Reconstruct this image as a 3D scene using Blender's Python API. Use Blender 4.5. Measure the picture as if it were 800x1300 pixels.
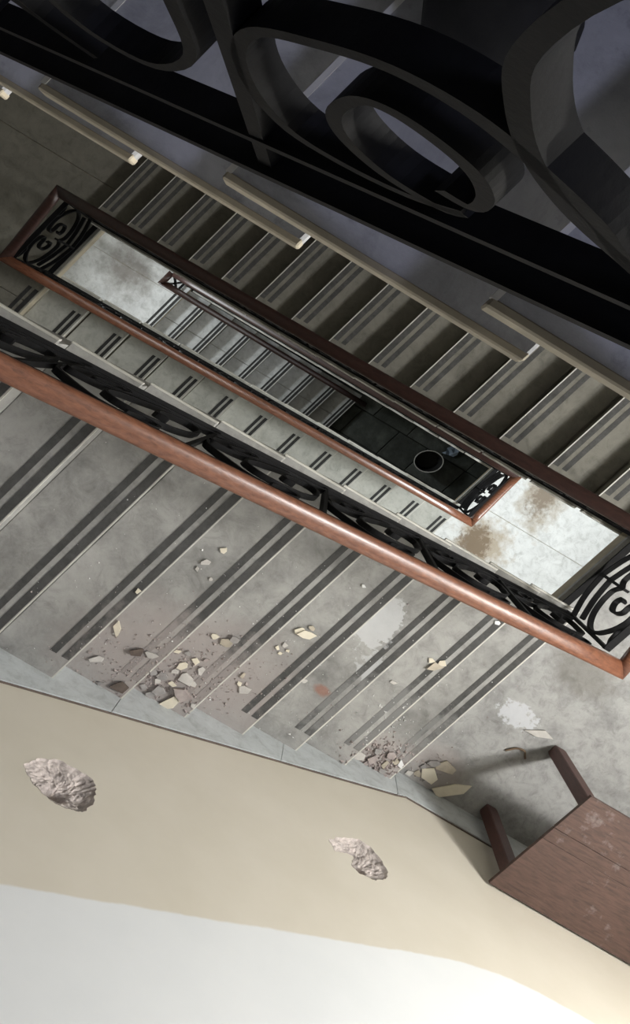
import bpy, bmesh, math, random
from mathutils import Vector, Matrix, noise as mnoise

random.seed(11)
for o in list(bpy.data.objects):
    bpy.data.objects.remove(o, do_unlink=True)
scene = bpy.context.scene
COL = scene.collection

# ------------------------------------------------------------------ camera
cam_d = bpy.data.cameras.new('camera')
cam = bpy.data.objects.new('camera', cam_d)
COL.objects.link(cam)
cam_d.sensor_fit = 'VERTICAL'
cam_d.sensor_height = 36.0
cam_d.lens = 36.0 * 1150.35 / 1300.0
cam_d.clip_start = 0.02
CAM_R = Matrix(((0.8587553750, -0.5101227073, -0.0481043584),
                (0.5118460097, 0.8497535120, 0.1262245268),
                (-0.0235131498, -0.1330180147, 0.9908346681)))
CAM_P = Vector((-0.0496478, 1.5957238, 4.6897578))
cam.matrix_world = Matrix.Translation(CAM_P) @ CAM_R.to_4x4()
scene.camera = cam

# ------------------------------------------------------------------ view, world, lights
vs = scene.view_settings
vs.view_transform = 'Standard'
vs.look = 'None'
vs.gamma = 1.0
vs.use_curve_mapping = False
vs.exposure = 0.15
world = bpy.data.worlds.new('world')
scene.world = world
world.use_nodes = True
world.node_tree.nodes['Background'].inputs[0].default_value = (0.75, 0.85, 1.0, 1)
world.node_tree.nodes['Background'].inputs[1].default_value = 0.3

# The stairwell stands on an oblique plan: the flights run along X, the treads and
# landings along an axis 16 degrees off square.
PHI = 0.2783
SP, CP = math.sin(PHI), math.cos(PHI)
def W(x, y, z):
    return Vector((x + y * SP, y * CP, z))

def area(name, loc, target, sx, sy, power, color):
    d = bpy.data.lights.new(name, 'AREA')
    d.shape = 'RECTANGLE'; d.size = sx; d.size_y = sy
    d.energy = power; d.color = color
    o = bpy.data.objects.new(name, d); COL.objects.link(o)
    o.location = loc
    o.rotation_euler = (Vector(target) - Vector(loc)).to_track_quat('-Z', 'Y').to_euler()
    return o
XW = 3.0       # right end wall
XE = -4.25     # left end wall
YF = 3.10      # far wall
ZT = 7.6       # ceiling
ZG = -7.74     # ground floor
# daylight in the window openings (landing window, window one storey down, window of the lower half landing)
ZR2W = -4.18
WIN1 = (2.15, 3.00, 0.95, 0.95)     # y centre, z bottom, width, height
WIN2 = (1.55, -1.85, 0.55, 0.85)
WIN3 = (1.60, -4.60, 0.60, 0.90)
def win_light(name, wx, win, sgn, power, color, tgt):
    p = W(wx + sgn * 0.09, win[0], win[1] + win[3] / 2)
    area(name, p, tgt if tgt else p - Vector((sgn, 0, 0)), win[2] * .9, win[3] * .9, power, color)
win_light('daylight_landing_window', XW, WIN1, 1, 215, (1.0, 0.99, 0.965), W(-.2, 0, 1.4))
win_light('daylight_lower_window', XW, WIN2, 1, 180, (0.97, 1.0, 1.0), W(1.5, 1.2, ZR2W))
win_light('daylight_half_landing_window', XE, WIN3, -1, 90, (0.93, 0.98, 1.0), None)
area('skylight', W(1.0, 2.65, ZT - 0.02), W(.6, 2.55, 4), 0.5, 0.35, 33, (0.66, 0.70, 1.0))

# ------------------------------------------------------------------ materials
def new_mat(name):
    m = bpy.data.materials.new(name); m.use_nodes = True
    nt = m.node_tree
    return m, nt, nt.nodes['Principled BSDF']
def nd(nt, typ, **kw):
    n = nt.nodes.new(typ)
    for k, v in kw.items():
        setattr(n, k, v)
    return n
def ramp(nt, src, stops):
    r = nd(nt, 'ShaderNodeValToRGB')
    el = r.color_ramp.elements
    while len(el) < len(stops): el.new(0.5)
    for e, (p, c) in zip(el, stops):
        e.position = p; e.color = c if len(c) == 4 else (*c, 1)
    nt.links.new(src, r.inputs[0])
    return r.outputs[0]
def mix(nt, fac, a, b, mode='MIX'):
    m = nd(nt, 'ShaderNodeMix', data_type='RGBA', blend_type=mode)
    if isinstance(fac, (int, float)): m.inputs[0].default_value = fac
    else: nt.links.new(fac, m.inputs[0])
    for v, i in ((a, 6), (b, 7)):
        if isinstance(v, tuple): m.inputs[i].default_value = (*v[:3], 1)
        else: nt.links.new(v, m.inputs[i])
    return m.outputs[2]
def math_n(nt, op, a, b=None):
    m = nd(nt, 'ShaderNodeMath', operation=op)
    for i, v in enumerate((a, b)):
        if v is None: continue
        if isinstance(v, (int, float)): m.inputs[i].default_value = v
        else: nt.links.new(v, m.inputs[i])
    return m.outputs[0]
def noise_n(nt, scale, detail=4, rough=.6, vec=None, dist=0):
    n = nd(nt, 'ShaderNodeTexNoise')
    n.inputs['Scale'].default_value = scale; n.inputs['Detail'].default_value = detail
    n.inputs['Roughness'].default_value = rough; n.inputs['Distortion'].default_value = dist
    nt.links.new(vec if vec else pos(nt), n.inputs['Vector'])
    return n.outputs[0]
def pos(nt):
    for n in nt.nodes:
        if n.type == 'NEW_GEOMETRY': return n.outputs['Position']
    return nd(nt, 'ShaderNodeNewGeometry').outputs['Position']
def bump(nt, bs, h, strength, dist=.01):
    b = nd(nt, 'ShaderNodeBump'); b.inputs['Strength'].default_value = strength
    b.inputs['Distance'].default_value = dist
    nt.links.new(h, b.inputs['Height']); nt.links.new(b.outputs[0], bs.inputs['Normal'])
def blob(nt, c, rad, soft, amp=.6, nscale=9):
    """ragged patch around world point c: 1 inside, 0 outside"""
    v = nd(nt, 'ShaderNodeVectorMath', operation='SUBTRACT')
    nt.links.new(pos(nt), v.inputs[0]); v.inputs[1].default_value = c
    s = nd(nt, 'ShaderNodeVectorMath', operation='DIVIDE')
    nt.links.new(v.outputs[0], s.inputs[0]); s.inputs[1].default_value = rad
    l = nd(nt, 'ShaderNodeVectorMath', operation='LENGTH'); nt.links.new(s.outputs[0], l.inputs[0])
    nz = noise_n(nt, nscale, 5, .65)
    d = math_n(nt, 'ADD', l.outputs['Value'], math_n(nt, 'MULTIPLY', math_n(nt, 'SUBTRACT', nz, .5), amp * 2))
    mr = nd(nt, 'ShaderNodeMapRange'); nt.links.new(d, mr.inputs[0])
    mr.inputs[1].default_value = 1 + soft; mr.inputs[2].default_value = 1 - soft
    return mr.outputs[0]

def stone(name, c, dark=.75, light=1.12, rough=.75, patches=(), nscale=3.5, speck=.25):
    m, nt, bs = new_mat(name)
    n1 = noise_n(nt, nscale, 6, .65)
    col = ramp(nt, n1, [(.3, tuple(x * dark for x in c)), (.52, c), (.72, tuple(min(1, x * light) for x in c))])
    n3 = noise_n(nt, nscale * 3.3, 7, .75, None, .6)
    col = mix(nt, 1.0, col, ramp(nt, n3, [(.32, (.72, .72, .71)), (.5, (1, 1, 1)), (.7, (1.14, 1.14, 1.14))]), 'MULTIPLY')
    n2 = noise_n(nt, 26, 5, .7)
    sp = ramp(nt, n2, [(.30, (1, 1, 1)), (.40, (0, 0, 0))])
    col = mix(nt, math_n(nt, 'MULTIPLY', sp, speck), col, tuple(x * .45 for x in c))
    for (pc, rad, soft, colr, amt, amp, ns) in patches:
        f = math_n(nt, 'MULTIPLY', blob(nt, pc, rad, soft, amp, ns), amt)
        col = mix(nt, f, col, colr)
    nt.links.new(col, bs.inputs['Base Color'])
    bs.inputs['Roughness'].default_value = rough
    bump(nt, bs, noise_n(nt, 60, 5, .7), .25, .004)
    return m
def plain(name, c, rough=.6, var=.15, ns=12, metal=0, bmp=.1):
    m, nt, bs = new_mat(name)
    col = ramp(nt, noise_n(nt, ns, 5, .6), [(.3, tuple(x * (1 - var) for x in c)), (.7, tuple(min(1, x * (1 + var)) for x in c))])
    nt.links.new(col, bs.inputs['Base Color'])
    bs.inputs['Roughness'].default_value = rough; bs.inputs['Metallic'].default_value = metal
    bump(nt, bs, noise_n(nt, ns * 5, 4, .6), bmp, .003)
    return m
def wood(name, c1, c2, rough, axis, scale=1.0, worn=None):
    m, nt, bs = new_mat(name)
    mp = nd(nt, 'ShaderNodeMapping'); nt.links.new(pos(nt), mp.inputs[0])
    mp.inputs['Scale'].default_value = axis
    n = noise_n(nt, 9 * scale, 6, .65, mp.outputs[0], .4)
    col = ramp(nt, n, [(.3, c1), (.5, tuple((a + b) / 2 for a, b in zip(c1, c2))), (.72, c2)])
    if worn:
        w = ramp(nt, noise_n(nt, 5, 6, .7), [(.56, (0, 0, 0)), (.70, (1, 1, 1))])
        col = mix(nt, math_n(nt, 'MULTIPLY', w, .6), col, worn)
    nt.links.new(col, bs.inputs['Base Color']); bs.inputs['Roughness'].default_value = rough
    bump(nt, bs, n, .15, .003)
    return m

def wv(x, y, z): return tuple(W(x, y, z))
DUST = (.36, .325, .31)
M = {}
M['tread_near'] = stone('grey_stone_tread', (.335, .332, .318), dark=.60, light=1.15, patches=[
    (wv(-.10, .20, .9), (.42, .30, .5), .35, DUST, .85, .5, 7),
    (wv(1.12, .08, .17), (.26, .12, .2), .4, DUST, .8, .5, 9),
    (wv(.23, .25, .66), (.25, .25, .1), .5, DUST, .5, .5, 7),
    (wv(.46, .80, .5), (.10, .15, .08), .05, (.54, .55, .56), .7, .9, 18),
    (wv(.62, .58, .4), (.08, .08, .2), .06, (.50, .51, .52), .65, 1.0, 20),
    (wv(.53, .35, .5), (.04, .025, .05), .3, (.28, .12, .08), .7, .5, 30)])
M['landing_near'] = stone('grey_cement_landing', (.355, .355, .348), dark=.64, nscale=5, patches=[
    (wv(1.50, .64, 0), (.11, .06, .1), .15, (.60, .62, .66), .7, 1.5, 26),
    (wv(1.56, 1.04, 0), (.18, .13, .1), .4, (.15, .14, .12), .6, .9, 14),
    (wv(1.42, .14, 0), (.16, .12, .1), .4, DUST, .8, .5, 9)])
M['tread_far_shaded'] = stone('grey_stone_far_shaded', (.19, .183, .155), dark=.8)  # same stone as the near treads, far-side shade put into the colour
M['tread_lower'] = stone('pale_green_stone', (.47, .475, .44), dark=.85)
M['landing_lower'] = stone('white_stone_landing', (.66, .68, .68), dark=.93, light=1.05, speck=.08, patches=[
    (wv(1.72, 1.90, -4.18), (.19, .38, .1), .4, (.36, .31, .24), .8, 1.2, 9),
    (wv(1.70, 1.90, -4.18), (.12, .26, .1), .4, (.17, .13, .09), .75, 1.5, 22),
    (wv(1.66, 1.08, -4.18), (.24, .24, .1), .4, (.36, .29, .20), .8, 1.2, 9),
    (wv(1.60, 1.05, -4.18), (.15, .17, .1), .3, (.15, .10, .055), .8, 1.4, 20)])
M['tread_deep'] = stone('white_deep_stone', (.52, .53, .53), dark=.8)
M['landing_deep'] = stone('white_deep_landing', (.60, .61, .61), dark=.85, patches=[
    (wv(-3.35, 1.62, -6.3), (.30, .25, .1), .6, (.17, .15, .13), .8, 1.1, 8)])
M['tread_up'] = stone('grey_stone_upper', (.40, .40, .41), dark=.7, speck=.5)
M['strip'] = stone('dark_grip_strip', (.070, .070, .068), dark=.75, light=1.3, rough=.85, nscale=18, speck=.1, patches=[
    (wv(-.10, .20, .9), (.36, .26, .5), .3, DUST, .75, .8, 12),
    (wv(1.12, .10, .17), (.24, .14, .2), .4, DUST, .7, .6, 12),
    (wv(.85, .32, .3), (.5, .22, .4), .3, (.24, .24, .235), .7, 1.0, 20),
    (wv(.46, .80, .5), (.10, .15, .08), .05, (.45, .46, .47), .6, .8, 16)])
M['strip_black'] = stone('black_grip_strip', (.03, .03, .03), dark=.7, light=1.4, rough=.8, nscale=18, speck=.1)
M['nosing'] = plain('pale_nosing', (.62, .61, .56), .5)
M['body'] = plain('flight_plaster', (.36, .34, .29), .85, .2, 5)
M['tread_edge'] = plain('tan_tread_edge', (.40, .35, .26), .75, .25, 9)
M['skirting'] = stone('blue_grey_skirting', (.50, .53, .54), dark=.92, light=1.04, speck=.08, rough=.55)
M['iron'] = plain('black_iron', (.0045, .0045, .005), .6, .4, 25, 0.0, .15)
M['iron'].node_tree.nodes['Principled BSDF'].inputs['Specular IOR Level'].default_value = .12
M['bulb'] = plain('frosted_bulb', (.8, .78, .7), .3)
M['bulb'].node_tree.nodes['Principled BSDF'].inputs['Emission Color'].default_value = (1, .96, .88, 1)
M['bulb'].node_tree.nodes['Principled BSDF'].inputs['Emission Strength'].default_value = 12
M['rail'] = wood('reddish_wood_rail', (.080, .029, .016), (.205, .084, .046), .33, (1.0, 11, 6))
M['rail_shaded'] = wood('shaded_red_wood_rail', (.020, .0085, .007), (.046, .019, .015), .42, (1.2, 9, 5))  # darker copy of the reddish rail wood, shade painted into its colour
M['table'] = wood('brown_table_wood', (.048, .027, .021), (.105, .058, .044), .55, (1.5, 9, 9), 1.0, (.30, .26, .25))
M['table_leg'] = wood('dark_red_leg_wood', (.050, .018, .015), (.095, .036, .028), .5, (9, 9, 2))
M['white_wall'] = plain('darkened_end_wall_plaster', (.34, .33, .30), .9, .08, 2)  # end-wall colour lowered to cut bounced light
M['grey_wall'] = plain('darkened_grey_plaster', (.24, .23, .20), .9, .1, 2)  # far-wall grey darkened so it throws less light back
M['ceiling'] = plain('ceiling_plaster', (.3, .3, .3), .9, .05, 2)
M['frame'] = plain('window_paint', (.45, .42, .36), .5)
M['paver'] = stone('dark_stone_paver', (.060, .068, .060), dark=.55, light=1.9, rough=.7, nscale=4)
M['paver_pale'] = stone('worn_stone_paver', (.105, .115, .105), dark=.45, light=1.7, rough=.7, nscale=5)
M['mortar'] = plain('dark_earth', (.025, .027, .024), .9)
M['cream'] = plain('cream_paint_flake', (.72, .665, .54), .8, .06, 30)
M['pale'] = plain('pale_plaster', (.54, .52, .49), .9, .12, 30)
M['white'] = plain('white_chip', (.75, .75, .75), .8, .05, 30)
M['tan'] = plain('tan_plaster', (.46, .41, .33), .9, .15, 30)
M['pink'] = plain('pinkish_mortar', (.37, .32, .305), .95, .2, 30)
M['grey'] = plain('grey_mortar', (.33, .315, .305), .95, .2, 30)
M['dark'] = plain('brown_mortar', (.12, .095, .08), .95, .25, 30)
M['hole'] = stone('broken_brickwork', (.50, .445, .42), dark=.55, light=1.35, nscale=22, rough=.95, speck=.5)
M['bin'] = plain('black_plastic_tub', (.03, .03, .03), .5)
M['rim'] = plain('white_enamel_rim', (.75, .75, .70), .4)
M['paper'] = plain('pale_blue_paper', (.45, .55, .68), .7)
M['bag'] = plain('black_cloth', (.006, .006, .007), .95, .3, 40)
M['twig'] = plain('brown_twig', (.16, .11, .07), .8)

def wall_near_mat():
    m, nt, bs = new_mat('two_tone_wall_paint')
    p = pos(nt)
    sx = nd(nt, 'ShaderNodeSeparateXYZ'); nt.links.new(p, sx.inputs[0])
    X, Z = sx.outputs[0], sx.outputs[2]
    slope = math_n(nt, 'MULTIPLY', math_n(nt, 'SUBTRACT', 1.62, X), .575)
    edge = math_n(nt, 'ADD', math_n(nt, 'SMOOTH_MAX', slope, 0.0), 1.405)
    nt.nodes[-1]
    for n in nt.nodes:
        if n.type == 'MATH' and n.operation == 'SMOOTH_MAX': n.inputs[2].default_value = .25
    d = math_n(nt, 'SUBTRACT', Z, edge)
    d = math_n(nt, 'ADD', d, math_n(nt, 'MULTIPLY', math_n(nt, 'SUBTRACT', noise_n(nt, 7, 3, .6), .5), .03))
    mr = nd(nt, 'ShaderNodeMapRange'); nt.links.new(d, mr.inputs[0])
    mr.inputs[1].default_value = -.006; mr.inputs[2].default_value = .006
    n = noise_n(nt, 2.2, 5, .6)
    cream = ramp(nt, n, [(.3, (.575, .535, .45)), (.7, (.625, .585, .505))])
    white = ramp(nt, n, [(.3, (.66, .68, .69)), (.7, (.71, .725, .73))])
    col = mix(nt, mr.outputs[0], cream, white)
    sm = ramp(nt, noise_n(nt, 9, 6, .75), [(.66, (0, 0, 0)), (.8, (1, 1, 1))])
    col = mix(nt, math_n(nt, 'MULTIPLY', sm, .3), col, (.42, .38, .31))
    nt.links.new(col, bs.inputs['Base Color'])
    bs.inputs['Roughness'].default_value = .6
    bump(nt, bs, noise_n(nt, 12, 4, .5), .08, .01)
    return m
M['wall_near'] = wall_near_mat()
def pane_mat():
    m = bpy.data.materials.new('window_glass'); m.use_nodes = True
    nt = m.node_tree; nt.nodes.remove(nt.nodes['Principled BSDF'])
    t = nd(nt, 'ShaderNodeBsdfTransparent'); g = nd(nt, 'ShaderNodeBsdfGlossy'); g.inputs['Roughness'].default_value = .05
    mx = nd(nt, 'ShaderNodeMixShader'); mx.inputs[0].default_value = .06
    nt.links.new(t.outputs[0], mx.inputs[1]); nt.links.new(g.outputs[0], mx.inputs[2])
    nt.links.new(mx.outputs[0], nt.nodes['Material Output'].inputs[0])
    return m
M['pane'] = pane_mat()

# ------------------------------------------------------------------ mesh helpers (plan coordinates -> world through W)
class MB:
    def __init__(self): self.v = []; self.f = []
    def pt(self, x, y, z): self.v.append(W(x, y, z)); return len(self.v) - 1
    def raw(self, p): self.v.append(Vector(p)); return len(self.v) - 1
    def box(self, x0, x1, y0, y1, z0, z1):
        i = [self.pt(x, y, z) for z in (z0, z1) for y in (y0, y1) for x in (x0, x1)]
        for a in ((0, 2, 3, 1), (4, 5, 7, 6), (0, 1, 5, 4), (2, 6, 7, 3), (0, 4, 6, 2), (1, 3, 7, 5)):
            self.f.append([i[k] for k in a])
    def prism_y(self, prof, y0, y1):
        """profile of (x, z), counter-clockwise seen from -y"""
        n = len(prof)
        a = [self.pt(x, y0, z) for x, z in prof]; b = [self.pt(x, y1, z) for x, z in prof]
        self.f.append(a); self.f.append(b[::-1])
        for k in range(n):
            self.f.append([a[(k + 1) % n], a[k], b[k], b[(k + 1) % n]])
    def rings(self, rings, cap=True):
        n = len(rings[0]); base = [[self.raw(p) for p in r] for r in rings]
        for a, b in zip(base, base[1:]):
            for k in range(n):
                self.f.append([a[k], a[(k + 1) % n], b[(k + 1) % n], b[k]])
        if cap: self.f.append(base[0][::-1]); self.f.append(base[-1])
    def mesh(self, name, mat, origin=(0, 0, 0), smooth=False, bevel=0):
        me = bpy.data.meshes.new(name)
        o = Vector(origin)
        me.from_pydata([tuple(p - o) for p in self.v], [], self.f)
        bm = bmesh.new(); bm.from_mesh(me)
        bmesh.ops.recalc_face_normals(bm, faces=bm.faces)
        if bevel:
            bmesh.ops.bevel(bm, geom=list(bm.edges), offset=bevel, segments=1, affect='EDGES', clamp_overlap=True)
        if smooth:
            for f in bm.faces: f.smooth = True
        bm.to_mesh(me); bm.free()
        me.materials.append(M[mat] if isinstance(mat, str) else mat)
        return me
def link(name, me, parent=None, loc=(0, 0, 0)):
    o = bpy.data.objects.new(name, me); COL.objects.link(o)
    o.location = loc
    if parent: o.parent = parent
    return o
def tag(o, label=None, cat=None, group=None, kind=None):
    if label: o['label'] = label
    if cat: o['category'] = cat
    if group: o['group'] = group
    if kind: o['kind'] = kind
    return o
def thing(name, loc, label, cat, group=None, kind=None):
    o = bpy.data.objects.new(name, None); COL.objects.link(o)
    o.location = loc; o.empty_display_size = .1
    return tag(o, label, cat, group, kind)
def one(name, mb, mat, parent=None, origin=(0, 0, 0), **kw):
    loc = (0, 0, 0) if parent else origin
    return link(name, mb.mesh(name, mat, origin, **kw), parent, loc)
def catmull(pts, n=6):
    P = [Vector(p) for p in pts]; out = []
    for i in range(len(P) - 1):
        a = P[max(i - 1, 0)]; b = P[i]; c = P[i + 1]; d = P[min(i + 2, len(P) - 1)]
        for k in range(n):
            t = k / n
            out.append(.5 * ((2 * b) + (c - a) * t + (2 * a - 5 * b + 4 * c - d) * t * t + (3 * b - a - 3 * c + d) * t ** 3))
    out.append(P[-1]); return out
def ribbon(mb, pts, fn, t, d, closed=False, taper=False):
    """flat bar along a path (a, b) lying in a plane; fn(a, b, c) gives the world point"""
    P = [Vector(p) for p in pts]; rings = []
    for i, p in enumerate(P):
        tan = (P[min(i + 1, len(P) - 1)] - P[max(i - 1, 0)])
        if tan.length < 1e-9: tan = Vector((1, 0))
        tan.normalize(); nrm = Vector((-tan.y, tan.x)) * t / 2
        a, b = p + nrm, p - nrm
        rings.append([fn(a.x, a.y, -d / 2), fn(b.x, b.y, -d / 2), fn(b.x, b.y, d / 2), fn(a.x, a.y, d / 2)])
    mb.rings(rings)
def sweep(mb, path, prof, pre=None, post=None):
    """profile (side, up) along a world path, mitred against pre / post points"""
    P = [Vector(p) for p in path]; rings = []
    full = ([Vector(pre)] if pre is not None else []) + P + ([Vector(post)] if post is not None else [])
    off = 1 if pre is not None else 0
    for i, p in enumerate(P):
        j = i + off
        d0 = (full[j] - full[j - 1]).normalized() if j > 0 else None
        d1 = (full[j + 1] - full[j]).normalized() if j + 1 < len(full) else None
        d0 = d0 or d1; d1 = d1 or d0
        h0 = Vector((d0.x, d0.y, 0)).normalized(); h1 = Vector((d1.x, d1.y, 0)).normalized()
        s0 = Vector((-h0.y, h0.x, 0)); s1 = Vector((-h1.y, h1.x, 0))
        s = (s0 + s1).normalized(); s = s / max(.35, s.dot(s0))
        up = Vector((0, 0, 1))
        rings.append([p + s * a + up * b for a, b in prof])
    mb.rings(rings)
def oval(w, h, n=14, flat=.0):
    out = []
    for k in range(n):
        a = 2 * math.pi * k / n
        c, s = math.cos(a), math.sin(a)
        e = .75
        out.append((w / 2 * math.copysign(abs(c) ** e, c), h / 2 * math.copysign(abs(s) ** e, s)))
    return out

# ------------------------------------------------------------------ plan dimensions
YA, YB = 1.3036, 1.7976          # well edges
XL, XR = -2.6806, 1.1634
R_A, G_A, XA1 = .165, .2792, 1.2267
G_B, R_B, XB1, ZL1 = .2818, .1515, -2.7448, -2.2768
G_C, R_C, XC0 = .3226, .1462, -2.6607
ZR2 = ZL1 - 13 * R_C
ZL2 = -6.3
G_D, R_D = .288, .1517
G_E, R_E, XE0 = .3105, .16, -2.69
G_U, R_U, XU, ZU = .261, .165, -.9955, 3.638
ZL0 = 15 * R_A
ZR0 = ZL0 + 16 * R_U - .0
RH, OFF = .8586, .037
TT = .035                        # tread thickness

# ------------------------------------------------------------------ shell
def wall_x(name, x0, x1, wins, mat):
    """end wall with window openings (plan y, z)"""
    mb = MB()
    ys = sorted({-.1, YF + .1} | {w[0] - w[2] / 2 for w in wins} | {w[0] + w[2] / 2 for w in wins})
    zs = sorted({ZG - .2, ZT + .2} | {w[1] for w in wins} | {w[1] + w[3] for w in wins})
    for a, b in zip(ys, ys[1:]):
        for c, d in zip(zs, zs[1:]):
            cy, cz = (a + b) / 2, (c + d) / 2
            if any(abs(cy - w[0]) < w[2] / 2 and w[1] < cz < w[1] + w[3] for w in wins): continue
            mb.box(x0, x1, a, b, c, d)
    return tag(one(name, mb, mat), kind='structure')
wall_x('wall_right', XW, XW + .18, (WIN1, WIN2), 'white_wall')
wall_x('wall_left', XE - .18, XE, (WIN3,), 'white_wall')
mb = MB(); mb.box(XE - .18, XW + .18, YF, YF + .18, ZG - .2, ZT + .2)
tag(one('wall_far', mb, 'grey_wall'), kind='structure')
mb = MB(); mb.box(XE - .18, XW + .18, -.18, YF + .18, ZT, ZT + .15)
tag(one('ceiling', mb, 'ceiling'), kind='structure')
def window(n, wx, win, sgn):
    yc, z0, w, h = win
    base = W(wx, yc, z0)
    t = tag(thing('window_%d' % n, base, None, None), kind='structure')
    y0, y1, z1 = yc - w / 2, yc + w / 2, z0 + h
    xa, xb = sorted((wx + sgn * .02, wx + sgn * .06))
    for nm, bxx in (('window_frame', (y0, y0 + .035, z0, z1)), ('window_frame', (y1 - .035, y1, z0, z1)),
                    ('window_frame', (y0 + .035, y1 - .035, z0, z0 + .035)), ('window_frame', (y0 + .035, y1 - .035, z1 - .035, z1)),
                    ('window_sill', None)):
        mb = MB()
        if bxx: mb.box(xa, xb, *bxx)
        else:
            a, b = sorted((wx - sgn * .05, wx + sgn * .02)); mb.box(a, b, y0 - .03, y1 + .03, z0 - .03, z0)
        one(nm, mb, 'frame', t, base)
    mb = MB(); a, b = sorted((wx + sgn * .035, wx + sgn * .041)); mb.box(a, b, y0 + .035, y1 - .035, z0 + .035, z1 - .035)
    one('pane', mb, 'pane', t, base)
window(1, XW, WIN1, 1); window(2, XW, WIN2, 1); window(3, XE, WIN3, -1)

# near wall with two broken-out holes
HOLE1 = [(-0.311, 1.826), (-0.281, 1.743), (-0.223, 1.686), (-0.146, 1.68), (-0.087, 1.689), (-0.059, 1.739), (-0.042, 1.835), (-0.059, 1.904), (-0.108, 1.934), (-0.164, 1.94), (-0.234, 1.909), (-0.288, 1.862)]
HOLE2 = [(0.869, 1.157), (0.919, 1.087), (1.018, 1.001), (1.077, 1.01), (1.133, 1.076), (1.159, 1.146), (1.144, 1.209), (1.085, 1.27), (1.01, 1.285), (0.978, 1.255), (0.99, 1.18), (0.956, 1.182), (0.9, 1.218)]
def rough_loop(pts, n=5, amp=.006):
    P = [Vector(p) for p in pts]; out = []
    for i in range(len(P)):
        a, b = P[i], P[(i + 1) % len(P)]
        for k in range(n):
            q = a.lerp(b, k / n)
            if k: q = q + Vector((random.uniform(-amp, amp), random.uniform(-amp, amp)))
            out.append(q)
    return out
loops = [rough_loop(HOLE1, 7, .004), rough_loop(HOLE2, 7, .004)]
from mathutils.geometry import delaunay_2d_cdt
outer = [Vector(p) for p in ((XE - .1, ZG - .2), (XW + .1, ZG - .2), (XW + .1, ZT + .1), (XE - .1, ZT + .1))]
vv = list(outer); ed = [(i, (i + 1) % 4) for i in range(4)]
for lp in loops:
    s = len(vv); vv += lp; ed += [(s + i, s + (i + 1) % len(lp)) for i in range(len(lp))]
res = delaunay_2d_cdt(vv, ed, [], 0, 1e-6)
def inside(p, lp):
    c = False; n = len(lp)
    for i in range(n):
        a, b = lp[i], lp[i - 1]
        if (a.y > p.y) != (b.y > p.y) and p.x < (b.x - a.x) * (p.y - a.y) / (b.y - a.y) + a.x: c = not c
    return c
mb = MB()
for p in res[0]: mb.pt(p.x, 0, p.y)
for f in res[2]:
    c = sum((res[0][i] for i in f), Vector((0, 0))) / len(f)
    if not any(inside(c, lp) for lp in loops): mb.f.append(list(f))
b = [mb.pt(p.x, -.18, p.y) for p in outer]; mb.f.append(b)
wall_near = tag(one('wall_near', mb, 'wall_near'), kind='structure')
for lp in loops:
    mb = MB(); c = sum(lp, Vector((0, 0))) / len(lp); n = len(lp)
    K = 18; idx = []
    for k in range(K):
        t = k / K
        dep = -.004 - .030 * (1 - (1 - t) ** 2)
        row = []
        for i, p in enumerate(lp):
            q = p.lerp(c, t)
            nz = mnoise.noise(Vector((q.x * 22, q.y * 22, 3.1))) * .006 + mnoise.noise(Vector((q.x * 60, q.y * 60, 1.7))) * .006 + mnoise.noise(Vector((q.x * 130, q.y * 130, .7))) * .005
            dv = (q - c) - Vector((.0, .045)); nz -= .075 * math.exp(-(dv.length / .034) ** 4)
            row.append(mb.pt(q.x, 0.001 if k == 0 else min(-.002, dep + nz * min(1, t * 5)), q.y))
        idx.append(row)
    for a, b_ in zip(idx, idx[1:]):
        for i in range(n): mb.f.append([a[i], a[(i + 1) % n], b_[(i + 1) % n], b_[i]])
    mb.f.append(idx[-1])
    h = one('broken_plaster_hole', mb, 'hole', wall_near)
    h['label'] = 'rough broken-out hole showing pinkish mortar'

# ground floor: dark slab with stone pavers
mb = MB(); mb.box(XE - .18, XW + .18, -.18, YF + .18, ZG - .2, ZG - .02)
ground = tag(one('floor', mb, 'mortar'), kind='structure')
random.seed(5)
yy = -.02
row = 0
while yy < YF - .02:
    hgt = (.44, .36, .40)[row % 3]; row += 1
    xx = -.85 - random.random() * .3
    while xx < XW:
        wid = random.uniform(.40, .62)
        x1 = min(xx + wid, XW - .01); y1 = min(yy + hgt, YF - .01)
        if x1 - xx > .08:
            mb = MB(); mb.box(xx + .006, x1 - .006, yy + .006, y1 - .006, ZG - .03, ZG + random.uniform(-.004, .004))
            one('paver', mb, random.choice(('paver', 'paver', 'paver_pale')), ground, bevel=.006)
        xx += wid
    yy += hgt

# ------------------------------------------------------------------ landings
def landing(name, x0, x1, z, mat, joints, label, th=.16, edge=None):
    base = W((x0 + x1) / 2, YF / 2, z)
    t = tag(thing(name, base, label, None), kind='structure')
    mb = MB(); mb.box(x0, x1, .002, YF - .002, z - th, z - .03)
    one('slab', mb, 'tread_edge', t, base)
    ys = [.002] + joints + [YF - .002]
    for a, b in zip(ys, ys[1:]):
        mb = MB(); mb.box(x0 - (.012 if edge == 'lo' else 0), x1 + (.012 if edge == 'hi' else 0), a + .002, b - .002, z - .0295, z)
        one('floor_slab', mb, mat, t, base, bevel=.002)
    return t
landing('floor_landing', XR, XW - .002, 0.0, 'landing_near', [], 'grey cement landing where the wooden table stands', edge='lo')
landing('floor_landing', XR, XW - .002, ZR2, 'landing_lower', [.55, 1.415, 2.3], 'bright white stone landing deep below the near handrail', edge='lo')
landing('floor_landing', XR, XW - .002, ZR0, 'tread_up', [], 'upper landing above the black scroll railing', edge='lo')
landing('floor_landing', XE + .002, XL, ZL0, 'tread_up', [], 'landing at the head of the near flight', edge='hi')
landing('floor_landing', XE + .002, XL, ZL1, 'tread_far_shaded', [1.0, 2.1], 'shaded grey landing at the upper left end of the well', edge='hi')
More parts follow.
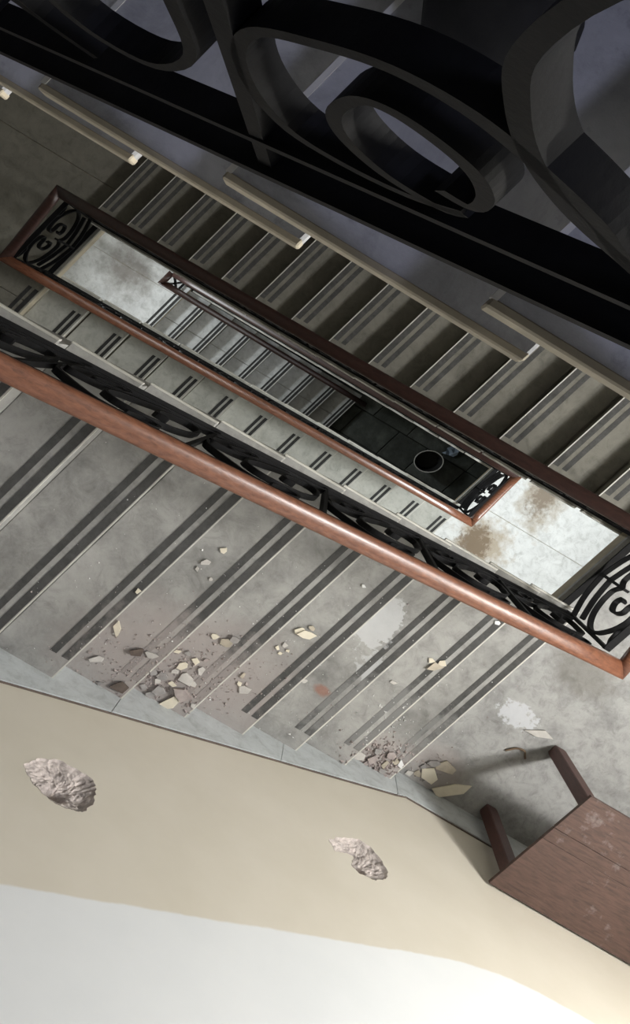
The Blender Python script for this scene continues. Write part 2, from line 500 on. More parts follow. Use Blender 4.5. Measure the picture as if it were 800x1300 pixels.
landing('floor_landing', XE + .002, XL + .02, ZL2, 'landing_deep', [.7, 1.64, 2.4], 'pale stone half landing deep inside the well', edge='hi')

# ------------------------------------------------------------------ flights
def flight(label, noses, g, r, y0, y1, dr, mat, edge_mat, strips, strip_mat, s_lo, s_hi, z_bot, x_bot, split=None, ov_lo=0, ov_hi=0, skip_first=False, extra=.008, set_lo=.004, set_hi=.004, back=.022, band=None, TT=.035):
    """noses: (x, z) of every tread nosing from the top down; dr +1 descends towards +x.  Treads, grip strips and nosing lines."""
    xt, zt = noses[0]
    base = W(xt, (y0 + y1) / 2, zt)
    t = tag(thing('stair_flight', base, label, None), kind='structure')
    # carcass: stepped top (under the treads), sloping soffit
    top = []
    for (x, z) in noses:
        xr_ = x - dr * back
        top.append((xr_ - dr * g, z - TT)); top.append((xr_, z - TT))
    xl, zl = noses[-1]
    top.append((xl - dr * back, z_bot + .001))
    xe = x_bot
    prof = []
    x_first = top[0][0]
    slope = r / g
    for p in top: 
        if not prof or (abs(p[0] - prof[-1][0]) > 1e-6 or abs(p[1] - prof[-1][1]) > 1e-6): prof.append(p)
    dep = .13
    prof.append((xl - dr * back - dr * .20, z_bot + .001))
    prof.append((x_first, noses[0][1] - TT - dep - r * .4))
    if dr < 0: prof = prof[::-1]
    mb = MB(); mb.prism_y(prof, y0 + set_lo, y1 - set_hi)
    one('flight_body', mb, edge_mat, t, base)
    # shared meshes
    def loc(x, z): return W(x - xt, 0, z - zt)
    o0 = W(0, (y0 + y1) / 2, 0)
    ys = [(y0 - ov_lo, y1 + ov_hi)] if split is None else [(y0 - ov_lo, split - .003), (split + .003, y1 + ov_hi)]
    slabs = []
    for a, b in ys:
        mb = MB(); xa, xb = sorted((0, -dr * (g + extra)))
        mb.box(xa, xb, a, b, -TT, 0)
        slabs.append(mb.mesh('tread', mat, o0, bevel=.004))
    sm = []
    for (d0, d1) in strips:
        mb = MB(); xa, xb = sorted((-dr * d0, -dr * d1)); mb.box(xa, xb, s_lo, s_hi, -.002, .0016)
        sm.append(mb.mesh('grip_strip', strip_mat, o0))
    mb = MB(); xa, xb = sorted((dr * .0015, -dr * .0045)); mb.box(xa, xb, y0 + .004, y1 - .004, -.008, .0012)
    nm = mb.mesh('nosing_edge', 'nosing', o0)
    eb = None
    if band:
        ye = (y0 - ov_lo) if band[0] == 'lo' else (y1 + ov_hi)
        mb = MB(); xa, xb = sorted((0, -dr * (g + extra))); mb.box(xa, xb, ye - .004, ye + .006, -TT - .002, .001)
        eb = mb.mesh('edge_band', band[1], o0, bevel=.002)
    for i, (x, z) in enumerate(noses):
        if i == 0 and skip_first:      # the landing's own edge: strips only
            pr = t; lc = loc(x, z)
            for s in sm: link('grip_strip', s, pr, lc)
            continue
        tr = None
        for s in slabs:
            o = link('tread', s, t, loc(x, z)); tr = tr or o
        for s in sm: link('grip_strip', s, tr)
        link('nosing_edge', nm, tr)
        if eb: link('edge_band', eb, tr)
    return t
ST = ((.007, .040), (.064, .094))
# near flight: from the half landing above down to the table landing
nA = [(XA1 - (k - 1) * G_A, k * R_A) for k in range(14, 0, -1)]
flight('near flight of grey stone stairs strewn with plaster rubble', nA, G_A, R_A, .0, YA, 1, 'tread_near', 'tread_near', ST, 'strip', .115, YA - .13, 0.0, XR, ov_hi=.012, TT=.02, back=.008, band=('hi', 'nosing'))
nB = [(XB1 + j * G_B, ZL1 + (j + 1) * R_B) for j in range(13, -1, -1)]
flight('shaded flight of grey stairs on the far side of the well', nB, G_B, R_B, YB, YF, -1, 'tread_far_shaded', 'body', ST, 'strip', YB + .139, YF - .12, ZL1, XL, ov_lo=.012, band=('lo', 'nosing'))
nC = [(XC0 + j * G_C, ZL1 - j * R_C) for j in range(0, 13)]
flight('pale stairs below the near handrail, beside the well', nC[1:], G_C, R_C, 0, YA, 1, 'tread_lower', 'body', ((.015, .042), (.062, .088)), 'strip_black', .12, YA - .18, ZR2, XR, ov_hi=.012, band=('hi', 'nosing'))
nD = [(XR - j * G_D, ZR2 - j * R_D) for j in range(1, 14)]
flight('stairs of the lower storey almost hidden under the far flight', nD, G_D, R_D, YB, YF, -1, 'tread_lower', 'body', ST, 'strip_black', YB + .139, YF - .12, ZL2, XL, ov_lo=.012, band=('lo', 'nosing'))
nE = [(XE0 + j * G_E, ZL2 - j * R_E) for j in range(0, 9)]
YE = 1.78
flight('lowest white stairs with black grip strips at the bottom of the well', nE[1:], G_E, R_E, 0, YE, 1, 'tread_deep', 'body', ((.012, .045), (.062, .088)), 'strip_black', .12, YE - .06, ZG, -.2, split=1.34)
nU = [(XU + j * G_U, ZU + j * R_U) for j in range(8, -7, -1)]
nU[-1] = (XL + .12, nU[-1][1])
flight('uppermost dark flight behind the black scroll railing', nU, G_U, R_U, YB - .0145, YF, -1, 'tread_up', 'body', ((.03, .055), (.08, .105)), 'strip', YB + .30, YF - .12, ZL0, XL, TT=.026, band=('lo', 'tread_edge'), extra=.075, set_lo=.20, back=.08)
# grip strips set in the landing edges at the heads of flights
def edge_strips(x, z, dr, y0, y1, sm, parent_label):
    for d0, d1 in ST:
        mb = MB(); xa, xb = sorted((x - dr * d0, x - dr * d1)); mb.box(xa, xb, y0, y1, z - .002, z + .0016)
        o = one('grip_strip', mb, sm, parent_label)
LAND = [o for o in COL.objects if o.name.startswith('floor_landing')]
def strip_on(land, x, z, dr, y0, y1, sm):
    base = land.location
    for d0, d1 in ST:
        mb = MB(); xa, xb = sorted((x - dr * d0, x - dr * d1)); mb.box(xa, xb, y0, y1, z - .002, z + .0016)
        one('grip_strip', mb, sm, land, base)
strip_on(LAND[4], XL + .012, ZL1, 1, .12, YA - .18, 'strip_black')
strip_on(LAND[5], XL + .03, ZL2, 1, .12, YE - .1, 'strip_black')
strip_on(LAND[0], XR - .012, 0, -1, YB + .139, YF - .12, 'strip')

# ------------------------------------------------------------------ skirting on the near wall
def nose_line(x): return R_A + (XA1 - x) / G_A * R_A
bb = tag(thing('baseboard_near', W(XR, 0, 0), None, None), kind='structure')
cuts = [XL, -1.75, -.96, -.172, .60, 1.262]
for a, b in zip(cuts, cuts[1:]):
    mb = MB()
    prof = [(a + .0015, nose_line(a) - .30), (b - .0015, nose_line(b) - .30), (b - .0015, nose_line(b) + .155), (a + .0015, nose_line(a) + .155)]
    prof = [(x, max(z, .002)) for x, z in prof]
    mb.prism_y(prof, .0005, .012); one('skirting_panel', mb, 'skirting', bb, W(XR, 0, 0))
mb = MB(); mb.prism_y([(1.265, .002), (XW - .004, .002), (XW - .004, .262), (1.32, .262), (1.265, .30)], .0005, .012)
one('skirting_panel', mb, 'skirting', bb, W(XR, 0, 0))
mb = MB()    # dark grimy gap along the top of the skirting
mb.prism_y([(XL, nose_line(XL) + .155), (1.265, .302), (1.32, .263), (XW - .004, .263), (XW - .004, .270), (1.322, .270), (1.268, .310), (XL, nose_line(XL) + .163)], .0003, .007)
one('grime_joint', mb, 'dark', bb, W(XR, 0, 0))

# ------------------------------------------------------------------ railings
PER = .46
SCROLLS = [
    [(.148, .204), (.17, .195), (.173, .227), (.161, .264), (.137, .294), (.109, .315), (.088, .312), (.074, .273), (.082, .23), (.112, .186), (.153, .162), (.168, .172)],
    [(.168, .172), (.131, .158), (.083, .166), (.039, .194), (.015, .253), (.011, .316), (.027, .358), (.063, .371), (.104, .373), (.144, .354), (.181, .318), (.223, .266), (.254, .213), (.30, .165)],
    [(.30, .165), (.254, .213), (.212, .264), (.179, .323), (.16, .382), (.153, .435), (.17, .50), (.22, .56), (.30, .585), (.38, .55), (.425, .46), (.43, .36), (.425, .27), (.378, .215), (.32, .235), (.29, .30), (.30, .37), (.34, .39)],
    [(.015, .40), (.03, .50), (.075, .58), (.13, .66), (.20, .74), (.30, .765), (.36, .73), (.36, .67), (.31, .645), (.27, .68)],
]
IT, ID = .011, .022
def iron_pattern(slope, depth=ID):
    """scrolls and upright of one bay of a sloping railing, near x = 0; shared by all bays of that flight"""
    def fn(a, b, c): return W(a, c, b + a * slope)
    ms = []
    for sc in SCROLLS:
        mb = MB(); ribbon(mb, catmull([Vector((a, b)) for a, b in sc], 5), fn, IT, depth)
        ms.append(mb.mesh('scroll', 'iron'))
    mb = MB(); ribbon(mb, [(.004, .035), (.004, .815)], fn, .014, depth); ms.append(mb.mesh('upright', 'iron'))
    return ms
RP = oval(.068, .052)
def rail_flight(label, x0, x1, yr, zf, slope, y_iron, mat, pre, post, lo, hi, bay0, extra_bar=True):
    """zf(x): nosing line height.  Handrail from x0 to x1; iron bays between lo and hi"""
    base = W(x0, y_iron, zf(x0))
    t = thing('stair_railing', base, label, 'railing')
    mb = MB(); n = 14
    path = [W(x0 + (x1 - x0) * k / n, yr, zf(x0 + (x1 - x0) * k / n) + RH) for k in range(n + 1)]
    sweep(mb, path, RP, pre, post); one('handrail', mb, mat, t, base, smooth=True)
    def fn(a, b, c): return W(a, y_iron + c, b)
    for nm, hgt, th, dp in (('bottom_bar', .040, .014, .038), ('middle_bar', .128, .010, .026), ('top_bar', .818, .010, .034)):
        if nm == 'middle_bar' and not extra_bar: continue
        mb = MB(); ribbon(mb, [(x, zf(x) + hgt) for x in (lo, hi)], fn, th, dp); one(nm, mb, 'iron', t, base)
    ms = iron_pattern(slope)
    x = bay0
    while x < hi:
        if x > lo - .02 and x + .44 <= hi + .02:
            for m in ms: link(m.name.split('.')[0], m, t, W(x, y_iron, zf(x)) - base)
        x += PER
    return t
def zA(x): return nose_line(x)
def zB(x): return ZL1 + R_B + (x - XB1) / G_B * R_B
def zC(x): return ZL1 - (x - XC0) / G_C * R_C
def zD(x): return ZR2 - (XR - x) / G_D * R_D
def zE(x): return ZL2 - (x - XE0) / G_E * R_E
def zU(x): return ZU + (x - XU) / G_U * R_U
xl, xr = XL - OFF, XR + OFF
ya, yb = YA - OFF, YB + OFF
YI_A, YI_B = YA - .022, YB + .022
def cor(x, y, z): return W(x, y, z + RH)
cA0, cA1 = cor(xl, ya, zA(xl)), cor(xr, ya, zA(xr))
cB1, cB0 = cor(xr, yb, zB(xr)), cor(xl, yb, zB(xl))
cC0, cC1 = cor(xl, ya, zC(xl)), cor(xr, ya, zC(xr))
cD1, cD0 = cor(xr, yb, zD(xr)), cor(xl, yb, zD(xl))
cU0, cU1 = cor(xl, yb, zU(xl)), cor(xr, yb, zU(xr))
yE_ = 1.69
xe2 = -2.74
cE0 = cor(xe2, yE_, zE(xe2) + .05); cE1 = cor(-.05, yE_, zE(-.05))
rail_flight('railing of the near flight with broad reddish wooden handrail', xl, xr, ya, zA, -R_A / G_A, YI_A, 'rail', cU0, cB1, XL, XR, -.70 - 4 * PER)
rail_flight('railing of the far shaded flight with shaded reddish handrail', xl, xr, yb, zB, R_B / G_B, YI_B, 'rail_shaded', cC0, cA1, XL, XR, -2.66)
rail_flight('railing of the pale stairs below, reddish handrail along the well', xl, xr, ya, zC, -R_C / G_C, YI_A, 'rail', cB0, cD1, XL, XR, -2.66)
rail_flight('lower railing running just beneath the far flight', xl, xr, yb, zD, R_D / G_D, YI_B, 'rail_shaded', None, cC1, XL, XR, -2.66)
rail_flight('dark railing of the lowest white stairs', xe2, -.1, yE_, zE, -R_E / G_E, yE_ + .01, 'rail_shaded', W(xe2, yb, zE(xe2) + .05 + RH), None, xe2 + .05, -.2, -2.66, False)
rail_flight('massive black iron scroll railing close to the camera', xl, xr, yb, zU, R_U / G_U, YB + .012, 'rail_shaded', cA0, None, XL, XR, -.70 - 4 * PER)

LP = [
    [(-.01, .245), (.006, .228), (.07, .164), (.142, .115), (.252, .075)],
    [(.01, .355), (.075, .299), (.144, .253), (.252, .21)],
    [(.247, .40), (.225, .358), (.199, .342), (.136, .353), (.068, .398), (.02, .469), (.0, .543), (.009, .615), (.041, .675), (.088, .727), (.15, .75), (.205, .72), (.222, .67), (.195, .637), (.154, .632), (.132, .583), (.137, .519), (.173, .482), (.205, .505), (.195, .55)],
    [(.235, .80), (.122, .812), (.083, .772), (.033, .781), (.008, .812)],
]
def rail_landing(label, x, dx, z0, z1, mat, p0, p1, pre, post):
    """cross railing at a landing's well edge, from the near side (z0) to the far side (z1)"""
    xi = x + dx * .022
    base = W(xi, YA, z0)
    t = thing('landing_railing', base, label, 'railing')
    mb = MB(); sweep(mb, [p0.lerp(p1, k / 6) for k in range(7)], RP, pre, post); one('handrail', mb, mat, t, base, smooth=True)
    Wd = YB - YA
    def fn(a, b, c): return W(xi + c, YA + a, z0 + (z1 - z0) * a / Wd + b)
    for nm, hgt, th, dp in (('bottom_bar', .035, .014, .038), ('top_bar', .82, .010, .034)):
        mb = MB(); ribbon(mb, [(-.02, hgt), (Wd + .02, hgt)], fn, th, dp); one(nm, mb, 'iron', t, base)
    for sc in LP:
        for rot in (0, 1):
            pts = [Vector((a, b)) if not rot else Vector((Wd - a, b)) for a, b in sc]
            mb = MB(); ribbon(mb, catmull(pts, 6), fn, .012, .026); one('scroll', mb, 'iron', t, base)
    mb = MB(); ribbon(mb, [(.247, .07), (.247, .46)], fn, .014, .030); one('collar', mb, 'iron', t, base)
    for a in (-.012, Wd + .012):
        mb = MB(); ribbon(mb, [(a, .02), (a, .83)], fn, .014, .03); one('upright', mb, 'iron', t, base)
    return t
rail_landing('scroll railing at the edge of the table landing', XR, 1, 0, 0, 'rail', cA1, cB1, W(xr - 1, ya, cA1.z), W(xr - 1, yb, cB1.z))
rail_landing('dark scroll railing across the upper left end of the well', XL, -1, ZL1, ZL1, 'rail_shaded', cC0, cB0, W(xl + 1, ya, cC0.z), W(xl + 1, yb, cB0.z))
rail_landing('small scroll railing beside the bright white landing', XR, 1, ZR2, ZR2, 'rail', cC1, cD1, W(xr - 1, ya, cC1.z), W(xr - 1, yb, cD1.z))
t = thing('landing_railing', W(xe2, yE_, ZL2), 'short dark railing corner on the pale half landing in the well', 'railing')
base = W(xe2, yE_, ZL2)
mb = MB(); sweep(mb, [cE0, W(xe2, yb, cE0.z)], RP, W(xe2 + 1, yE_, cE0.z), None); one('handrail', mb, 'rail_shaded', t, base, smooth=True)
def fnE(a, b, c): return W(xe2 + c, a, ZL2 + b)
for pts in ([(yE_, .0), (yE_, .86)], [(yb, .0), (yb, .86)], [(yE_, .04), (yb, .04)], [(yE_, .1), (yE_ + .08, .45), (yb, .8)], [(yb, .1), (yE_ + .06, .45), (yE_, .8)]):
    mb = MB(); ribbon(mb, pts, fnE, .012, .028); one('iron_bar', mb, 'iron', t, base)

# ------------------------------------------------------------------ table on the landing
TX0, TX1, TY0, TY1, TZ = 1.722, 2.86, .014, .640, .7295
tb = W((TX0 + TX1) / 2, (TY0 + TY1) / 2, 0)
t = thing('table', tb, 'brown wooden table against the cream wall', 'table')
for a, b in ((TY0, .3425), (.3440, .4145), (.4170, TY1)):
    mb = MB(); mb.box(TX0, TX1, a, b, TZ - .022, TZ); one('table_board', mb, 'table', t, tb, bevel=.0015)
for (x, y) in ((1.795, .085), (1.795, .575), (2.80, .085), (2.80, .575)):
    mb = MB(); lw = .031; prof = [(-lw, -lw), (lw, -lw), (lw, lw), (-lw, lw)]
    mb.rings([[W(x + a * s, y + b * s, z) for a, b in prof] for z, s in ((.001, .9), (.03, 1), (TZ - .0225, 1))])
    one('leg', mb, 'table_leg', t, tb, bevel=.004)
for (a, b, c, d) in ((1.80, 2.79, .080, .098), (1.80, 2.79, .562, .580), (1.772, 1.79, .10, .56), (2.805, 2.823, .10, .56)):
    mb = MB(); mb.box(a, b, c, d, TZ - .075, TZ - .0225); one('apron', mb, 'table_leg', t, tb)

# ------------------------------------------------------------------ plaster rubble
FR = [(-0.072, 0.224, 5, 0.054, 0.036, 'cream'), (-0.021, 0.178, 5, 0.072, 0.061, 'pale'), (-0.047, 0.121, 5, 0.043, 0.036, 'cream'), (0.009, 0.032, 5, 0.109, 0.058, 'cream'), (0.025, 0.107, 5, 0.086, 0.065, 'pink'), (-0.065, 0.07, 5, 0.058, 0.043, 'grey'), (-0.051, 0.272, 5, 0.043, 0.032, 'cream'), (0.002, 0.243, 5, 0.043, 0.039, 'pale'), (-0.079, 0.025, 5, 0.051, 0.033, 'grey'), (-0.101, 0.133, 5, 0.05, 0.036, 'grey'), (-0.139, 0.267, 5, 0.039, 0.018, 'cream'), (-0.072, 0.419, 5, 0.039, 0.028, 'cream'), (-0.016, 0.419, 5, 0.06, 0.042, 'tan'), (0.003, 0.454, 5, 0.046, 0.039, 'grey'), (0.095, 0.083, 5, 0.029, 0.029, 'pale'), (-0.142, 0.128, 5, 0.043, 0.029, 'grey'), (-0.08, 0.181, 5, 0.036, 0.029, 'pale'), (0.022, 0.174, 5, 0.036, 0.029, 'pale'), (-0.126, 0.045, 5, 0.033, 0.029, 'grey'), (-0.019, 0.301, 5, 0.028, 0.021, 'pink'), (-0.097, 0.289, 5, 0.032, 0.025, 'grey'), (-0.102, 0.1, 5, 0.032, 0.029, 'pale'), (0.029, 0.067, 5, 0.033, 0.025, 'pink'), (-0.273, 0.237, 6, 0.076, 0.041, 'dark'), (-0.22, 0.257, 6, 0.055, 0.031, 'pale'), (-0.218, 0.056, 6, 0.077, 0.049, 'dark'), (-0.371, 0.112, 6, 0.07, 0.031, 'pale'), (-0.405, 0.28, 6, 0.034, 0.069, 'cream'), (-0.465, 0.526, 7, 0.026, 0.026, 'cream'), (-0.395, 0.262, 6, 0.031, 0.021, 'pale'), (-0.415, 0.126, 6, 0.024, 0.017, 'pink'), (-0.283, 0.026, 6, 0.028, 0.021, 'grey'), (0.176, 0.272, 4, 0.037, 0.037, 'tan'), (0.23, 0.213, 4, 0.059, 0.045, 'pale'), (0.194, 0.225, 4, 0.022, 0.03, 'cream'), (-0.352, 0.738, 6, 0.04, 0.026, 'pale'), (-0.341, 0.825, 6, 0.04, 0.03, 'cream'), (-0.358, 0.694, 6, 0.02, 0.02, 'pale'), (-0.286, 0.685, 6, 0.02, 0.017, 'pale'), (0.198, 0.6, 4, 0.051, 0.025, 'cream'), (0.238, 0.603, 4, 0.08, 0.036, 'cream'), (0.231, 0.641, 4, 0.036, 0.022, 'tan'), (0.188, 0.473, 4, 0.026, 0.022, 'cream'), (0.203, 0.506, 4, 0.029, 0.029, 'pale'), (0.218, 0.457, 4, 0.022, 0.015, 'cream'), (0.235, 0.487, 4, 0.018, 0.015, 'cream'), (0.873, 0.712, 2, 0.08, 0.048, 'tan'), (0.886, 0.745, 2, 0.04, 0.036, 'cream'), (0.835, 0.73, 2, 0.036, 0.028, 'cream'), (0.789, 0.529, 2, 0.036, 0.024, 'pale'), (0.433, 0.349, 3, 0.031, 0.027, 'pale'), (0.915, 1.071, 2, 0.04, 0.02, 'white'), (0.25, 0.942, 4, 0.022, 0.018, 'white'), (1.012, 0.035, 1, 0.068, 0.051, 'pale'), (1.079, 0.062, 1, 0.051, 0.043, 'pink'), (1.142, 0.073, 1, 0.06, 0.051, 'tan'), (1.200, 0.115, 1, 0.034, 0.069, 'white'), (1.337, 0.039, 0, 0.054, 0.031, 'pale'), (1.37, 0.064, 0, 0.04, 0.045, 'tan'), (1.428, 0.089, 0, 0.107, 0.09, 'cream'), (1.557, 0.068, 0, 0.208, 0.077, 'cream'), (1.388, 0.164, 0, 0.071, 0.045, 'grey'), (1.444, 0.18, 0, 0.143, 0.08, 'tan'), (1.064, 0.114, 1, 0.043, 0.034, 'grey'), (1.129, 0.133, 1, 0.047, 0.038, 'pink'), (1.076, 0.028, 1, 0.043, 0.03, 'pink'), (1.16, 0.032, 1, 0.043, 0.03, 'grey'), (1.173, 0.115, 1, 0.047, 0.034, 'tan'), (1.363, 0.112, 0, 0.036, 0.031, 'grey'), (1.650, 0.615, 0, 0.140, 0.045, 'pale'), (1.438, 0.044, 0, 0.045, 0.027, 'grey')]
UNIQ = {(0.009, 5): 'largest cream paint flake in the heap on the stairs by the wall',
        (0.025, 5): 'large pinkish-grey plaster lump beside the largest cream flake of the heap',
        (-0.021, 5): 'large pale plaster lump in the middle of the heap on the stairs',
        (-0.273, 6): 'flat dark brown plaster piece lying on the tread above the heap',
        (-0.218, 6): 'dark brown plaster lump at the wall end of the tread above the heap',
        (-0.371, 6): 'curled pale plaster flake near the wall on the tread above the heap',
        (-0.405, 6): 'narrow cream sliver leaning along the riser above the heap',
        (0.23, 4): 'largest pale flake of the little pile on the tread below the heap',
        (0.238, 4): 'widest cream flake of the loose group in mid-tread below the heap',
        (0.873, 2): 'tan plaster flake in the middle of the second-lowest tread',
        (0.915, 2): 'small white chip lying right under the reddish handrail',
        (1.200, 1): 'narrow white flake standing out of the pile at the foot of the stairs',
        (1.428, 0): 'thick cream plaster chunk at the stair foot beside the table shadow',
        (1.557, 0): 'large half-round cream plaster slab at the stair foot by the skirting',
        (1.444, 0): 'brown plaster lump lying in the table shadow at the stair foot',
        (1.650, 0): 'thin cracked pale flake on the landing near the table leg'}
WHERE = {7: 'on a clean tread above the rubble', 6: 'on the tread just above the rubble heap', 5: 'in the rubble heap on the stairs', 4: 'on the tread just below the rubble heap',
         3: 'on the bare tread below the rubble', 2: 'on the second-lowest tread', 1: 'in the pile on the lowest tread by the wall', 0: 'on the landing at the stair foot'}
CN = {'cream': 'cream', 'pale': 'pale grey', 'white': 'white', 'tan': 'tan', 'pink': 'pinkish', 'grey': 'dark grey', 'dark': 'brown'}
IMG_X = Vector((CAM_R[0][0], CAM_R[1][0], 0)).normalized()     # long axis used for the flakes' lie on the tread
def chunk(w, h, th, seed):
    rnd = random.Random(seed); n = rnd.choice((4, 5, 5, 6)); mb = MB()
    ang = sorted((2 * math.pi * (k + rnd.uniform(-.33, .33)) / n) for k in range(n))
    rad = [rnd.uniform(.38, .64) for _ in ang]
    tx, ty = rnd.uniform(-.10, .10), rnd.uniform(-.10, .10)
    def ring(s, z): return [Vector((math.cos(a) * r * w * s, math.sin(a) * r * h * s, z + tx * math.cos(a) * r * w + ty * math.sin(a) * r * h)) for a, r in zip(ang, rad)]
    mb.rings([ring(.94, .002), ring(1.0, th * .9), ring(.96, th)])
    lo = min(p.z for p in mb.v)
    for p in mb.v: p.z -= lo
    return mb
rz = math.atan2(IMG_X.y, IMG_X.x)
LOOSE = {}
for i, (x, y, k, w, h, kind) in enumerate(FR):
    big = max(w, h)
    th = min(.016, .005 + big * .08)
    if kind in ('pink', 'grey', 'dark'): th = min(.026, .4 * min(w, h))
    if kind == 'dark': th = .014
    mb = chunk(w, h, th, i)
    me = mb.mesh('plaster_fragment', kind)
    p = W(x, y, k * R_A)
    if k: p.z += .0017
    o = link('plaster_fragment', me, None, p)
    o.rotation_euler = (0, 0, rz + random.uniform(-.35, .35))
    lab = UNIQ.get((x, k))
    if lab: tag(o, lab, 'rubble')
    else: LOOSE.setdefault((kind, k), []).append((w * h + i * 1e-9, o))
ORD = ('largest', 'second-largest', 'third-largest', 'fourth-largest', 'fifth-largest', 'sixth-largest', 'seventh-largest', 'eighth-largest')
for (kind, k), lst in LOOSE.items():
    lst.sort(key=lambda e: -e[0])
    for rank, (_, o) in enumerate(lst):
        if len(lst) == 1: tag(o, 'small %s plaster fragment %s' % (CN[kind], WHERE[k]), 'rubble')
        else: tag(o, '%s small %s plaster fragment %s' % (ORD[rank] if rank < len(lst) - 1 else 'smallest', CN[kind], WHERE[k]), 'rubble', '%s fragments %s' % (CN[kind], WHERE[k]))
# fine crumbs nobody could count
def crumbs(name, label, spots, mat, seed):
    rnd = random.Random(seed); mb = MB()
    for (cx, cy, sx, sy, n, s0, s1) in spots:
        for _ in range(n):
            x = rnd.gauss(cx, sx); y = abs(rnd.gauss(cy, sy)) + .014
            if x > XA1: k = 0
            else: k = int((XA1 - x) / G_A) + 1
            if y > YA - .1: continue
            s = rnd.uniform(s0, s1) * (1 if rnd.random() < .85 else 1.8)
            c = W(x, y, k * R_A + (.0017 if k else .0005))
            a0 = rnd.random() * 6.28
            b = [mb.raw(c + Vector((math.cos(a0 + j * 2.09) * s * rnd.uniform(.6, 1.2), math.sin(a0 + j * 2.09) * s * rnd.uniform(.6, 1.2), 0))) for j in range(3)]
            tp = mb.raw(c + Vector((rnd.uniform(-.4, .4) * s, rnd.uniform(-.4, .4) * s, s * rnd.uniform(.5, 1.0))))
            for j in range(3): mb.f.append([b[j], b[(j + 1) % 3], tp])
            mb.f.append(b[::-1])
    return tag(one(name, mb, mat), label, 'rubble', None, 'stuff')
crumbs('plaster_crumbs', 'fine grey and pink plaster crumbs scattered over the near stairs',
       [(-.05, .16, .13, .12, 420, .002, .007), (-.28, .15, .12, .15, 160, .002, .005), (.2, .25, .12, .16, 120, .002, .005), (.5, .5, .5, .4, 160, .0012, .003)], 'pink', 3)
crumbs('plaster_crumbs', 'pinkish crumbs heaped by the wall at the foot of the stairs',
       [(1.10, .07, .085, .06, 420, .003, .010), (1.38, .12, .06, .06, 90, .002, .006), (1.3, .3, .3, .25, 90, .0012, .003)], 'pink', 4)
crumbs('paint_chips', 'tiny white paint chips sprinkled over the near stairs',
       [(.0, .4, .35, .3, 150, .0015, .004), (.85, .35, .35, .25, 130, .0015, .0045), (1.0, .28, .1, .08, 60, .003, .007), (-.7, .7, .5, .4, 60, .001, .003)], 'white', 6)

# curled twig by the table leg
mb = MB()
pts = catmull([W(1.600, .43, .006), W(1.630, .475, .014), W(1.668, .487, .02), W(1.695, .462, .014), W(1.712, .448, .006)], 4)
sweep(mb, pts, [(.006 * math.cos(a * 1.047), .006 * math.sin(a * 1.047)) for a in range(6)])
tag(one('twig', mb, 'twig', smooth=True), 'short curled brown twig on the landing beside the table leg', 'twig')

# ------------------------------------------------------------------ ground-floor tub and paper
TUB = W(1.095, 1.475, ZG)
UX = Vector((.79, .47, 0)).normalized(); UY = Vector((-UX.y, UX.x, 0))
t = thing('tub', TUB + Vector((0, 0, .006)), 'dark oval tub with a thin white rim on the ground floor', 'tub')
def tub_ring(ra, rb, z, n=28): return [UX * ra * math.cos(2 * math.pi * k / n) + UY * rb * math.sin(2 * math.pi * k / n) + Vector((0, 0, z)) for k in range(n)]
mb = MB(); mb.rings([tub_ring(.15, .11, 0), tub_ring(.195, .145, .24), tub_ring(.188, .138, .24), tub_ring(.145, .105, .01)]); link('tub_body', mb.mesh('tub_body', 'bin', smooth=False), t)
mb = MB(); mb.rings([tub_ring(.189, .139, .241), tub_ring(.201, .151, .241), tub_ring(.201, .151, .252), tub_ring(.189, .139, .252), tub_ring(.189, .139, .241)], cap=False); link('rim', mb.mesh('rim', 'rim'), t)
mb = MB()
g = [[W(1.16 + .05 * i + .02 * (j % 2), 1.67 + .05 * j + .012 * i, ZG + .02 + .05 * math.sin(i * 1.9 + j * 1.3) ** 2) for i in range(4)] for j in range(4)]
ii = [[mb.raw(p) for p in r] for r in g]
for a, b in zip(ii, ii[1:]):
    for k in range(3): mb.f.append([a[k], a[k + 1], b[k + 1], b[k]])
o = one('crumpled_paper', mb, 'paper'); sd = o.modifiers.new('thickness', 'SOLIDIFY'); sd.thickness = .003
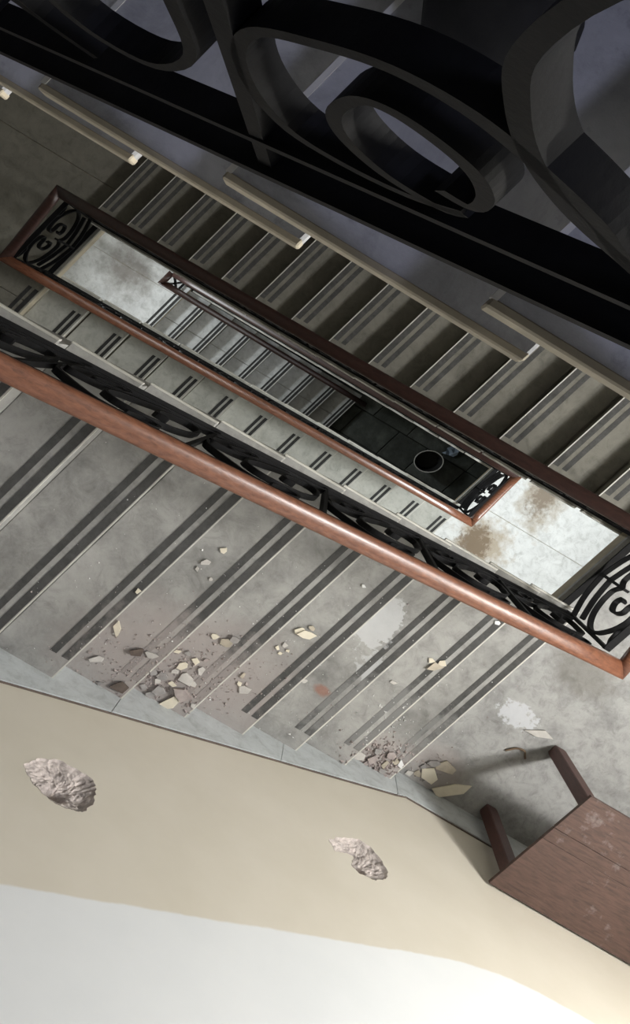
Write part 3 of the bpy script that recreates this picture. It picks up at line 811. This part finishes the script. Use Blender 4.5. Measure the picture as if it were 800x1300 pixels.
tag(o, 'pale blue crumpled paper beside the oval tub', 'paper')

# ------------------------------------------------------------------ black bag on the upper stairs
mb = MB(); n = 18
bc = W(-.65, 2.03, 3.8035)
prof = [(0, .9), (.04, 1.05), (.10, 1.05), (.16, .9), (.20, .62), (.235, .48), (.25, .30)]
rings_ = []
for z, s in prof:
    r = []
    for k in range(n):
        a = 2 * math.pi * k / n
        nz = 1 + .16 * mnoise.noise(Vector((math.cos(a) * 1.7, math.sin(a) * 1.7, z * 9)))
        zz = z + (.012 * math.sin(a * 5) if z > .22 else 0)
        r.append(bc + Vector((math.cos(a) * .068 * s * nz, math.sin(a) * .055 * s * nz, zz * .5)))
    rings_.append(r)
mb.rings(rings_)
tag(one('cloth_bag', mb, 'bag', None, bc, smooth=True), 'black cloth bag lying on the stairs behind the scroll railing', 'bag')

# ------------------------------------------------------------------ pendant bulb under the upper landing (lights the table landing)
LX, LY, LZ = 2.42, 1.40, 2.08
base = W(LX, LY, LZ)
t = thing('pendant_lamp', base, 'bare bulb hanging on a cord above the table landing', 'lamp')
mb = MB(); mb.rings([[Vector((.004 * math.cos(k * 1.047), .004 * math.sin(k * 1.047), z)) for k in range(6)] for z in (.10, ZR0 - .161 - LZ)])
link('cord', mb.mesh('cord', 'bin'), t)
mb = MB(); mb.rings([[Vector((r * math.cos(k * .524), r * math.sin(k * .524), z)) for k in range(12)] for r, z in ((.018, .052), (.020, .07), (.020, .10), (.010, .112))])
link('socket', mb.mesh('socket', 'bin', smooth=True), t)
mb = MB(); mb.rings([[Vector((r * math.cos(k * .393), r * math.sin(k * .393), z)) for k in range(16)] for r, z in ((.008, -.040), (.028, -.030), (.038, -.004), (.034, .02), (.019, .045), (.016, .056))])
link('bulb', mb.mesh('bulb', 'bulb', smooth=True), t)
ld = bpy.data.lights.new('bulb_light', 'POINT'); ld.energy = 92; ld.color = (1.0, .97, .92); ld.shadow_soft_size = .05
lo_ = bpy.data.objects.new('bulb_light', ld); COL.objects.link(lo_); lo_.location = base + Vector((0, 0, -.10))
